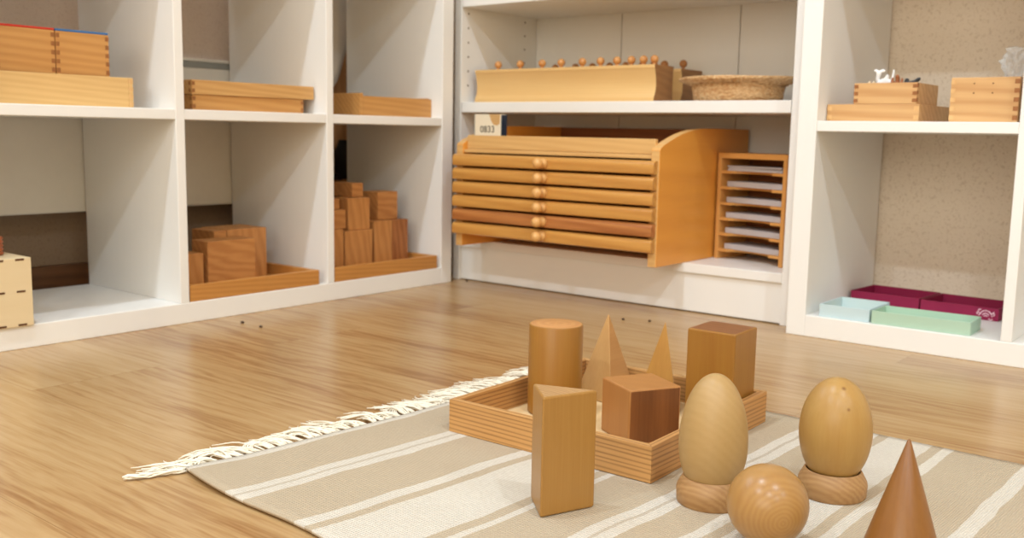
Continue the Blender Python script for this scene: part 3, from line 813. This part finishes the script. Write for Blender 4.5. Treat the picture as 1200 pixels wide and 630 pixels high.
# a white animal lying on its back, legs in the air, with arched neck and upright tail
figure('animal_figurine', 'white animal figurine with legs and tail sticking up from the open pine box', (-.565, FY + .018, FZ + .004), M['toy_w'], [
    {'pts': S((-10, 0, 24, 4.5), (-3, 0, 28, 5.2), (5, 0, 27, 4.8), (10, 0, 28, 3.6))},
    {'at': 0, 'pts': S((-12, -2, 33, 3.4), (-10, -3, 41, 3.2), (-5, -3, 46, 3.3), (1, -2, 46, 2.6))},
    {'at': 5, 'pts': S((-14, -3, 47, 2.8), (-19, -3, 46, 2.2))},
    {'at': 2, 'pts': S((4, -3, 34, 2.4), (5, -4, 40, 2.0))},
    {'at': 3, 'pts': S((12, 0, 33, 2.0), (13, 0, 40, 1.7), (13.5, 0, 48, 1.4))},
    {'at': 0, 'pts': S((-10, -3, 16, 2.4), (-11, -4, 6, 2.0))},
    {'at': 2, 'pts': S((6, 3, 16, 2.4), (7, 3, 6, 2.0))}])
figure('animal_figurine', 'terracotta brown animal figurine between the white and charcoal ones', (-.5455, FY + .016, FZ + .003), M['toy_t'], [
    {'pts': S((-6, 0, 24, 4.0), (1, 0, 25, 4.6), (7, 0, 24, 4.0))},
    {'at': 1, 'pts': S((2, -1, 31, 3.4), (2, -3, 37, 3.6), (2, -6, 40, 2.2))},
    {'at': 0, 'pts': S((-7, -1, 30, 2.2), (-6, -1, 36, 1.8))},
    {'at': 2, 'pts': S((9, 0, 31, 1.8), (9, 0, 35, 1.4))},
    {'at': 0, 'pts': S((-7, 2, 14, 2.4), (-7, 2, 4, 2.2))},
    {'at': 2, 'pts': S((8, 2, 14, 2.4), (8, 2, 4, 2.2))}])
figure('animal_figurine', 'charcoal grey animal figurine lying at the right end of the open pine box', (-.525, FY + .019, FZ + .003), M['toy_g'], [
    {'pts': S((-7, 0, 24, 4.2), (0, 0, 25, 4.6), (6, 0, 25.5, 4.0), (11, -2, 29, 2.8), (15, -3, 33, 3.2), (18, -4, 33, 2.2))},
    {'at': 0, 'pts': S((-5, -1, 31, 3.4), (-1, -2, 33, 2.8))},
    {'at': 0, 'pts': S((-8, 2, 14, 2.4), (-8, 2, 4, 2.2))},
    {'at': 2, 'pts': S((7, 2, 14, 2.4), (7, 2, 4, 2.2))}])
for lab, x in (('tiny cream figurine at the far left corner of the open pine box', -.5915), ('tiny cream figurine just left of the white animal figurine', -.5845)):
    figure('animal_figurine', lab, (x, FY + .013, FZ + .003), M['toy_c'], [
        {'pts': S((-2, 0, 24, 3.0), (2, 0, 25, 3.0))}, {'at': 1, 'pts': S((3, -1, 28.5, 2.4), (4.4, -2, 29, 1.6))},
        {'at': 0, 'pts': S((-2, 1, 14, 2.2), (-2, 1, 4, 2.4))}])

W, D, H = .0990, .12, .0685
bm = B(); shell(bm, W, D, H, .0075); joints_x(bm, -D/2, -W/2, .0075, H, 5, 2); joints_x(bm, -D/2, W/2 - .0075, .0075, H, 5, 1)
for xx in (-.0155, .0115):
    for zz in (.0445, .0590):
        lathe(bm, [(.0011, 0), (.0011, .0005)], 10, 3, c=(xx, -D/2 + .0001, zz), axis='y')
o = obj('square_box', bm, [M['pine_x'], M['joint'], M['joint_pale'], M['burn']], None, (-.4485 + W/2, 1.65 + D/2, ZM))
tag(o, 'square pine box with finger joints and four small nail dots on the right shelving', 'box')
bm = B(); bmesh.ops.create_icosphere(bm, subdivisions=4, radius=1.0)
for v in bm.verts:
    q = v.co.copy(); n = noise.noise(q * 2.3) * .25 + abs(noise.noise(q * 4.5)) * .9 - abs(noise.noise(q * 9.0)) * .4 - .18
    hgt = (q.z + 1) / 2 * .112
    wd = .011 if hgt < .060 else .011 + .009 * min(1, (hgt - .060) / .03)
    rad = math.sqrt(max(1e-6, 1 - min(1, abs(q.z)) ** 6)); l = max(1e-5, math.hypot(q.x, q.y))
    v.co = Vector((q.x / l * rad * wd * (1 + n), q.y / l * rad * wd * (1 + n) * .9, hgt + n * .006 * (hgt > .07)))
zmin = min(v.co.z for v in bm.verts)
o = obj('plastic_bag', bm, M['film'], None, (-.3735, 1.712, ZM + .0056 - zmin))
tag(o, 'crumpled clear plastic bag sticking out of the square pine box', 'bag')
zr = o.location.z + zmin
o.location.z -= (zr - (ZM + .0055)) - .0002

# coloured card trays
ZT = .0372
def card_tray(name, label, cat, FLc, FRc, depth, h, mat, lining=None, t=.0025):
    dx, dy = FRc[0] - FLc[0], FRc[1] - FLc[1]
    W = math.hypot(dx, dy); a = math.atan2(dy, dx)
    th = thing(name, label, cat, (FLc[0], FLc[1], ZT), a)
    bm = B()
    box(bm, (0, 0, 0), (W, t, h), .0005); box(bm, (0, depth - t, 0), (W, depth, h), .0005)
    box(bm, (0, t, 0), (t, depth - t, h), .0005); box(bm, (W - t, t, 0), (W, depth - t, h), .0005)
    box(bm, (t * .9, t * .9, .0003), (W - t * .9, depth - t * .9, .002))
    obj('tray_body', bm, M[mat], th)
    if lining:
        bm = B(); box(bm, (t + .003, t + .003, .0021), (W - t - .003, depth - t - .003, .0032)); obj('lining', bm, M[lining], th)
    return th, W
card_tray('card_tray', 'pale blue shallow card tray in the bottom cube of the right shelving', 'tray', (-.6295, 1.6290), (-.5440, 1.6300), .105, .0212, 'paleblue', 'cream')
card_tray('card_tray', 'mint green shallow card tray at the front of the right shelving bottom cube', 'tray', (-.5395, 1.6270), (-.3860, 1.6300), .070, .0212, 'mint')
card_tray('card_tray', 'maroon card tray behind the pale blue tray', 'tray', (-.6450, 1.8210), (-.5180, 1.8120), .105, .0215, 'maroon')
th, W = card_tray('card_tray', 'maroon card tray with a white scroll ornament behind the mint green tray', 'tray', (-.5140, 1.8060), (-.3830, 1.7960), .105, .0215, 'maroon')
bm = B()
def swirl(cx, cz, r0, r1, a0, a1, w=.0009):
    pts = []
    for q in range(17):
        s = q / 16; a = a0 + (a1 - a0) * s; r = r0 + (r1 - r0) * s
        pts.append((cx + r * math.cos(a), -.0002, cz + r * math.sin(a)))
    tube(bm, pts, w, 5)
mx = W - .0205
swirl(mx, .0075, .0090, .0090, .15*PI, .95*PI); swirl(mx, .0065, .0055, .0052, .1*PI, .9*PI); swirl(mx, .006, .0025, .002, 0, PI)
swirl(mx - .0125, .0105, .0035, .001, -.4*PI, 1.6*PI); swirl(mx + .0125, .0105, .0035, .001, 1.4*PI, -.6*PI)
swirl(mx + .010, .0160, .004, .003, PI, 2*PI); swirl(mx - .010, .0150, .003, .002, .2*PI, 1.1*PI)
swirl(mx - .009, .0035, .003, .002, PI, 2*PI); swirl(mx + .009, .0035, .003, .002, PI, 2*PI)
for v in bm.verts: v.co.y = -.0002 + (v.co.y + .0002) * .25
obj('scroll_ornament', bm, M['motif'], th)['label'] = 'white scroll ornament'

# ------------------------------------------------------------------ rug
def hem(y):
    if y < .8: return -.834 + .08 * (y - .527)
    return -.81216 + .035 * (y - .8)
def edge_near(x):
    return .527 - .10 * (x + .834) - .006 * math.sin((x + .834) * 22) * max(0.0, 1 - (x + .834) * 1.2)
def edge_far(x): return 1.118 + .002 * math.sin(x * 9)
nu, nv = 150, 60; UL = 1.15
bm = B(); uvl = bm.loops.layers.uv.new('UVMap'); top = []; uvs = {}
for i in range(nu + 1):
    row = []
    for j in range(nv + 1):
        u, v = UL * i / nu, j / nv
        x0 = -.834 + u
        y = edge_near(x0) + (edge_far(x0) - edge_near(x0)) * v
        x = hem(y) + u
        ed = min(1.0, min(v, 1 - v, u / .6) * 12)
        z = .0040 + .0004 * (noise.noise(Vector((x * 9, y * 9, 0)))) * ed
        lift = max(0.0, 1 - v * 9) * (.0018 + .0022 * max(0.0, math.sin(u * 21 + .6)))
        z += lift
        vt = bm.verts.new((x, y, z)); uvs[vt] = (u, y); row.append(vt)
    top.append(row)
bot = [[bm.verts.new((v.co.x, v.co.y, v.co.z - .0033)) for v in r] for r in top]
for r, rb in zip(top, bot):
    for a, b in zip(r, rb): uvs[b] = uvs[a]
for i in range(nu):
    for j in range(nv):
        bm.faces.new((top[i][j], top[i + 1][j], top[i + 1][j + 1], top[i][j + 1]))
        bm.faces.new((bot[i][j], bot[i][j + 1], bot[i + 1][j + 1], bot[i + 1][j]))
for i in range(nu):
    bm.faces.new((top[i][0], bot[i][0], bot[i + 1][0], top[i + 1][0])); bm.faces.new((top[i][nv], top[i + 1][nv], bot[i + 1][nv], bot[i][nv]))
for j in range(nv):
    bm.faces.new((top[0][j], top[0][j + 1], bot[0][j + 1], bot[0][j])); bm.faces.new((top[nu][j], bot[nu][j], bot[nu][j + 1], top[nu][j + 1]))
for f in bm.faces:
    for l in f.loops: l[uvl].uv = uvs[l.vert]
rug = obj('woven_rug', bm, M['rug'], smooth=True)
tag(rug, 'beige woven cotton rug with white stripes and a fringed end, lying on the floor', 'rug')
bm = B(); rnd = random.Random(11)
nt_ = 46
for i in range(nt_ + 1):
    yb = .540 + (1.112 - .540) * i / nt_
    ang = -.35 + rnd.gauss(0, .35); curl = rnd.gauss(-.4, .9); Ln = .052 + rnd.gauss(0, .009)
    for s in range(10):
        a0 = ang + rnd.gauss(0, .12); cu = curl + rnd.gauss(0, .4); L = Ln * rnd.uniform(.75, 1.12)
        x, y, z = hem(yb) + .001, yb + rnd.gauss(0, .0016), .0030
        hump = rnd.uniform(.002, .007); pts = []
        for q in range(9):
            sq = q / 8
            pts.append((x, y, .0022 + hump * math.sin(min(1, sq * 1.05) * PI) * (1 - .3 * sq) + .0008 * rnd.random()))
            a = a0 + cu * sq * sq * 1.6
            x -= math.cos(a) * L / 8; y += math.sin(a) * L / 8
        tube(bm, pts, [.0009, .0009, .0008, .0007, .0007, .0007, .0007, .0006, .0005], 5)
for s in range(7):                                   # long corner tassel
    pts = []
    for q in range(11):
        sq = q / 10
        pts.append((-.834 - .024 * sq + rnd.gauss(0, .0007) + (.0006 * (s - 3)), .526 - .052 * sq + rnd.gauss(0, .0006), .0035 + .0015 * math.sin(s * 2 + sq * 9)))
    tube(bm, pts, .0010, 5)
fr = obj('fringe', bm, M['yarn'], rug, smooth=True); fr['kind'] = 'stuff'; fr['label'] = 'loose white fringe'

# ------------------------------------------------------------------ tray of solids on the rug
ZR = .0043
A0 = math.radians(1.43)
t = thing('solids_tray', 'wooden tray of geometric solids lying on the striped rug', 'tray', (-.4661, .8008, ZR), A0)
TW, TD, THT = .2605, .2755, .0372; tk = .0085
e = .0001
for pts, mt in (([(-TW + e, 0), (-e, 0), (-tk - e, tk), (-TW + tk + e, tk)], 'tray_x'), ([(-TW + tk + e, TD - tk), (-tk - e, TD - tk), (-e, TD), (-TW + e, TD)], 'tray_x'),
                ([(0, e), (0, TD - e), (-tk, TD - tk - e), (-tk, tk + e)], 'tray_y'), ([(-TW, e), (-TW + tk, tk + e), (-TW + tk, TD - tk - e), (-TW, TD - e)], 'tray_y')):
    bm = B(); prism(bm, pts, 0, THT, bev=.0006); obj('side', bm, M[mt], t)
bm = B(); box(bm, (-TW + tk, tk, .0005), (-tk, TD - tk, .0055)); obj('base', bm, M['ply_y'], t)['label'] = 'pale base'
ZI = ZR + .0057

def endbox(name, label, cat, centre, ang, side, z0, h, m_side, m_end, endtop=True, endfaces=(), bev=.0018):
    bm = B(); s = side / 2
    box(bm, (-s, -s, 0), (s, s, h), bev, 0)
    bm.normal_update()
    for f in bm.faces:
        n = f.normal
        if endtop and abs(n.z) > .98: f.material_index = 1
        for ef in endfaces:
            if n.dot(Vector(ef)) > .98: f.material_index = 1
    o = obj(name, bm, [M[m_side], M[m_end]], None, (centre[0], centre[1], z0), (0, 0, ang))
    return tag(o, label, cat)
endbox('square_prism', 'tall square wooden prism at the back right corner of the tray', 'geometric solid', (-.5135, 1.0340), math.radians(1.4), .0603, ZI, .1090, 'beech', 'prism_end')
endbox('wooden_cube', 'wooden cube with a dark brown face at the front of the tray', 'geometric solid', (-.5485, .9130), math.radians(61.0), .0635, ZI, .0610, 'cube', 'cube_end', False, [(0, -1, 0), (0, 1, 0)])
bm = B(); r = .0322; h = .1070
lathe(bm, [(r - .0016, 0), (r, .0016), (r, h - .0018), (r - .0006, h - .0006), (r - .0018, h)], 64, mtop=1)
tag(obj('wooden_cylinder', bm, [M['beech'], rings_wood('cylinder_end_rings', (200, 148, 92), (168, 110, 60), 30, .45, 'Z', 3.0, .6)], None, (-.6752, .9250, ZI), smooth=True, angle=35),
    'upright wooden cylinder in the left half of the tray', 'geometric solid')

def pyramid(name, label, centre, R, n, a0, h, mats, faces=None):
    bm = B(); base = [bm.verts.new((R * math.cos(a0 + 2 * PI * k / n), R * math.sin(a0 + 2 * PI * k / n), 0)) for k in range(n)]
    ap = bm.verts.new((0, 0, h)); bm.faces.new(base[::-1])
    fs = []
    for k in range(n):
        f = bm.faces.new((base[k], base[(k + 1) % n], ap)); fs.append(f)
        if faces and k in faces: f.material_index = 1
    es = list(set(e for f in bm.faces for e in f.edges))
    bmesh.ops.bevel(bm, geom=es, offset=.0008, segments=2, affect='EDGES', profile=.5)
    return tag(obj(name, bm, mats, None, (centre[0], centre[1], ZI)), label, 'geometric solid')
# view direction at the pyramids
cdir = math.atan2(-1.031, .6675)
pyramid('square_pyramid', 'pale square-based wooden pyramid behind the cylinder in the tray', (-.6665, 1.0245), .0400, 4, cdir + math.radians(9), .1080, [M['pyr'], M['pyr_side']], (0, 2))
pyramid('triangular_pyramid', 'three-sided wooden pyramid between the square pyramid and the tall prism', (-.5870, 1.0290), .0350, 3, cdir - PI/2, .1080, [M['pyr2'], M['pyr2']])

# ------------------------------------------------------------------ solids standing on the rug
pc = [(-.4950, .6614), (-.4740, .7146), (-.5313, .6945)]
cxy = (sum(p[0] for p in pc) / 3, sum(p[1] for p in pc) / 3)
bm = B(); prism(bm, [((p[0] - cxy[0]) * 1.01, (p[1] - cxy[1]) * 1.01) for p in pc], 0, .1092, 0, 1, .0018)
bm.normal_update()
for f in bm.faces:
    if f.normal.z > .98: f.material_index = 1
tag(obj('triangular_prism', bm, [M['tri'], M['tri_end']], None, (cxy[0], cxy[1], ZR)), 'upright triangular wooden prism standing on the rug in front of the tray', 'geometric solid')

def ring_stand(label, c):
    bm = B()
    lathe(bm, [(.0225, 0), (.0305, 0), (.0315, .0015), (.0320, .0125), (.0312, .0155), (.0285, .0205), (.0268, .0238), (.0258, .0248), (.0248, .0246), (.0240, .0230), (.0225, .017), (.0205, .010), (.0205, .002), (.0225, 0)], 64, caps=False)
    return tag(obj('ring_stand', bm, M['ring'], None, (c[0], c[1], ZR), smooth=True, angle=40), label, 'stand', None)
c1, c2 = (-.4008, .7990), (-.3230, .8955)
ring_stand('round wooden ring stand under the pale egg-shaped solid', c1)
ring_stand('round wooden ring stand under the ellipsoid, nearest the striped rug edge', c2)
def egg_prof(L, R, wide, n=40, pw=1.0, low=1.0):
    pr = []
    for k in range(n + 1):
        a = -PI/2 + PI * k / n
        s = math.sin(a)
        z = (wide + (L - wide) * s) if s > 0 else (wide + wide * s)
        r = R * math.cos(a) if s > 0 else R * max(0.0, math.cos(a)) ** low
        if s > 0 and pw != 1.0: r = R * max(0.0, math.cos(a)) ** pw
        pr.append((0.0 if k in (0, n) else r, z))
    return pr
bm = B(); L = .1130; lathe(bm, egg_prof(L, .0315, .0470, low=.80), 64)
tag(obj('wooden_egg', bm, M['egg'], None, (c1[0], c1[1], ZR + .1215 - L), smooth=True), 'pale wooden egg-shaped solid set upright in a ring stand beside the tray', 'geometric solid')
bm = B(); L = .1030; lathe(bm, egg_prof(L, .0335, L / 2, low=.95), 64)
tag(obj('wooden_ellipsoid', bm, M['egg2'], None, (c2[0], c2[1], ZR + .1135 - L), smooth=True), 'honey-coloured wooden ellipsoid with two small knots set in a ring stand', 'geometric solid')
# wooden sphere: ring centre turned towards the viewer
fw = Vector((-0.6209, 0.7717, -0.1376)); rt = Vector((0.7774, 0.6287, 0.0183)); up = Vector((-0.1006, 0.0955, 0.9903))
nd = (rt * .12 - up * .24 - fw * .95).normalized()
bm = B(); bmesh.ops.create_uvsphere(bm, u_segments=64, v_segments=40, radius=.0335)
o = obj('wooden_sphere', bm, M['sphere'], None, (-.3215, .7450, ZR + .0335), smooth=True)
o.rotation_euler = nd.to_track_quat('Z', 'Y').to_euler()
tag(o, 'polished wooden ball on the rug in front of the two egg shapes', 'geometric solid')
bm = B(); lathe(bm, [(.0335, 0), (.0348, .0012), (.0012, .1075), (0, .1085)], 64)
tag(obj('wooden_cone', bm, M['cone'], None, (-.2172, .7615, ZR), smooth=True, angle=40), 'reddish wooden cone at the front right of the rug', 'geometric solid')

# crumbs on the floor
for lab, x, y, s in (('dark crumb on the floor by the middle cube of the left shelving, nearer the shelving', *(-1.428, 1.022), 1.0), ('dark crumb on the floor by the middle cube of the left shelving, farther out', *(-1.376, 1.022), .9),
                     ('dark crumb on the floor below the drawer cabinet, left one', *(-.960, 1.5250), .9), ('dark crumb on the floor below the drawer cabinet, right one', *(-.915, 1.545), .9),
                     ('dark crumb at the foot of the bookcase in the corner', *(-1.478, 1.672), .9)):
    bm = B(); bmesh.ops.create_icosphere(bm, subdivisions=2, radius=.0032 * s)
    for v in bm.verts: v.co *= 1 + .4 * noise.noise(v.co * 900); v.co.z *= .6
    mz = min(v.co.z for v in bm.verts)
    tag(obj('crumb', bm, M['crumb'], None, (x, y, -mz + .0001), smooth=True), lab, 'crumb', 'crumbs on the floor')

# ------------------------------------------------------------------ camera
cam = bpy.data.cameras.new('camera'); co = bpy.data.objects.new('camera', cam); C.objects.link(co)
F_, PIT, ROLL, YAW = 1148.0811731, math.radians(7.90652163), math.radians(1.06105117), math.radians(-38.81873446)
f3 = Vector((math.sin(YAW) * math.cos(PIT), math.cos(YAW) * math.cos(PIT), -math.sin(PIT)))
r3 = Vector((math.cos(YAW), -math.sin(YAW), 0)); u3 = r3.cross(f3)
r4 = r3 * math.cos(ROLL) + u3 * math.sin(ROLL); u4 = -r3 * math.sin(ROLL) + u3 * math.cos(ROLL)
co.matrix_world = Matrix(((r4.x, u4.x, -f3.x, 0), (r4.y, u4.y, -f3.y, 0), (r4.z, u4.z, -f3.z, .34), (0, 0, 0, 1)))
cam.sensor_width = 36.0; cam.sensor_fit = 'HORIZONTAL'; cam.lens = F_ / 1200 * 36; cam.clip_start = .02
cam.dof.use_dof = True; cam.dof.focus_distance = .93; cam.dof.aperture_fstop = 9.0
sc.camera = co

# ------------------------------------------------------------------ light
def area(name, loc, size, power, col, rot=(0, 0, 0), shape='DISK', sy=None):
    l = bpy.data.lights.new(name, 'AREA'); l.energy = power; l.color = col; l.shape = shape; l.size = size
    if sy: l.size_y = sy
    o = bpy.data.objects.new(name, l); C.objects.link(o); o.location = loc; o.rotation_euler = rot
    return o
warm = (.84, .98, 1.10)
for x in (-.94, .76, 2.4):
    area('ceiling_and_fill_lamp', (x, .30, 2.55), .12, 18, warm)
    area('ceiling_and_fill_lamp', (x, -1.3, 2.55), .12, 24, warm)  # row added to strengthen the diagonal light edges inside the cubes
area('window_and_fill_light', (-1.96, (WY0 + WY1)/2, (WZ0 + WZ1)/2), 1.3, 18, (.72, .92, 1.16), (0, -PI/2, 0), 'RECTANGLE', .9)
area('window_and_fill_light', (.5, -2.78, 1.45), 2.6, 44, (1.0, .97, .88), (PI/2, 0, 0), 'RECTANGLE', 1.5)  # added fill light behind the camera, no window known there
w = bpy.data.worlds.new('sky'); sc.world = w; w.use_nodes = True
w.node_tree.nodes['Background'].inputs[0].default_value = (.80, .90, 1.0, 1); w.node_tree.nodes['Background'].inputs[1].default_value = 1.0

vs = sc.view_settings
vs.view_transform = 'Standard'; vs.look = 'None'; vs.gamma = 1.0; vs.exposure = 0.05
try: vs.use_curve_mapping = False
except Exception: pass
sc.cycles.use_denoising = True
sc.cycles.max_bounces = 10; sc.cycles.diffuse_bounces = 6
sc.cycles.sample_clamp_indirect = 8.0
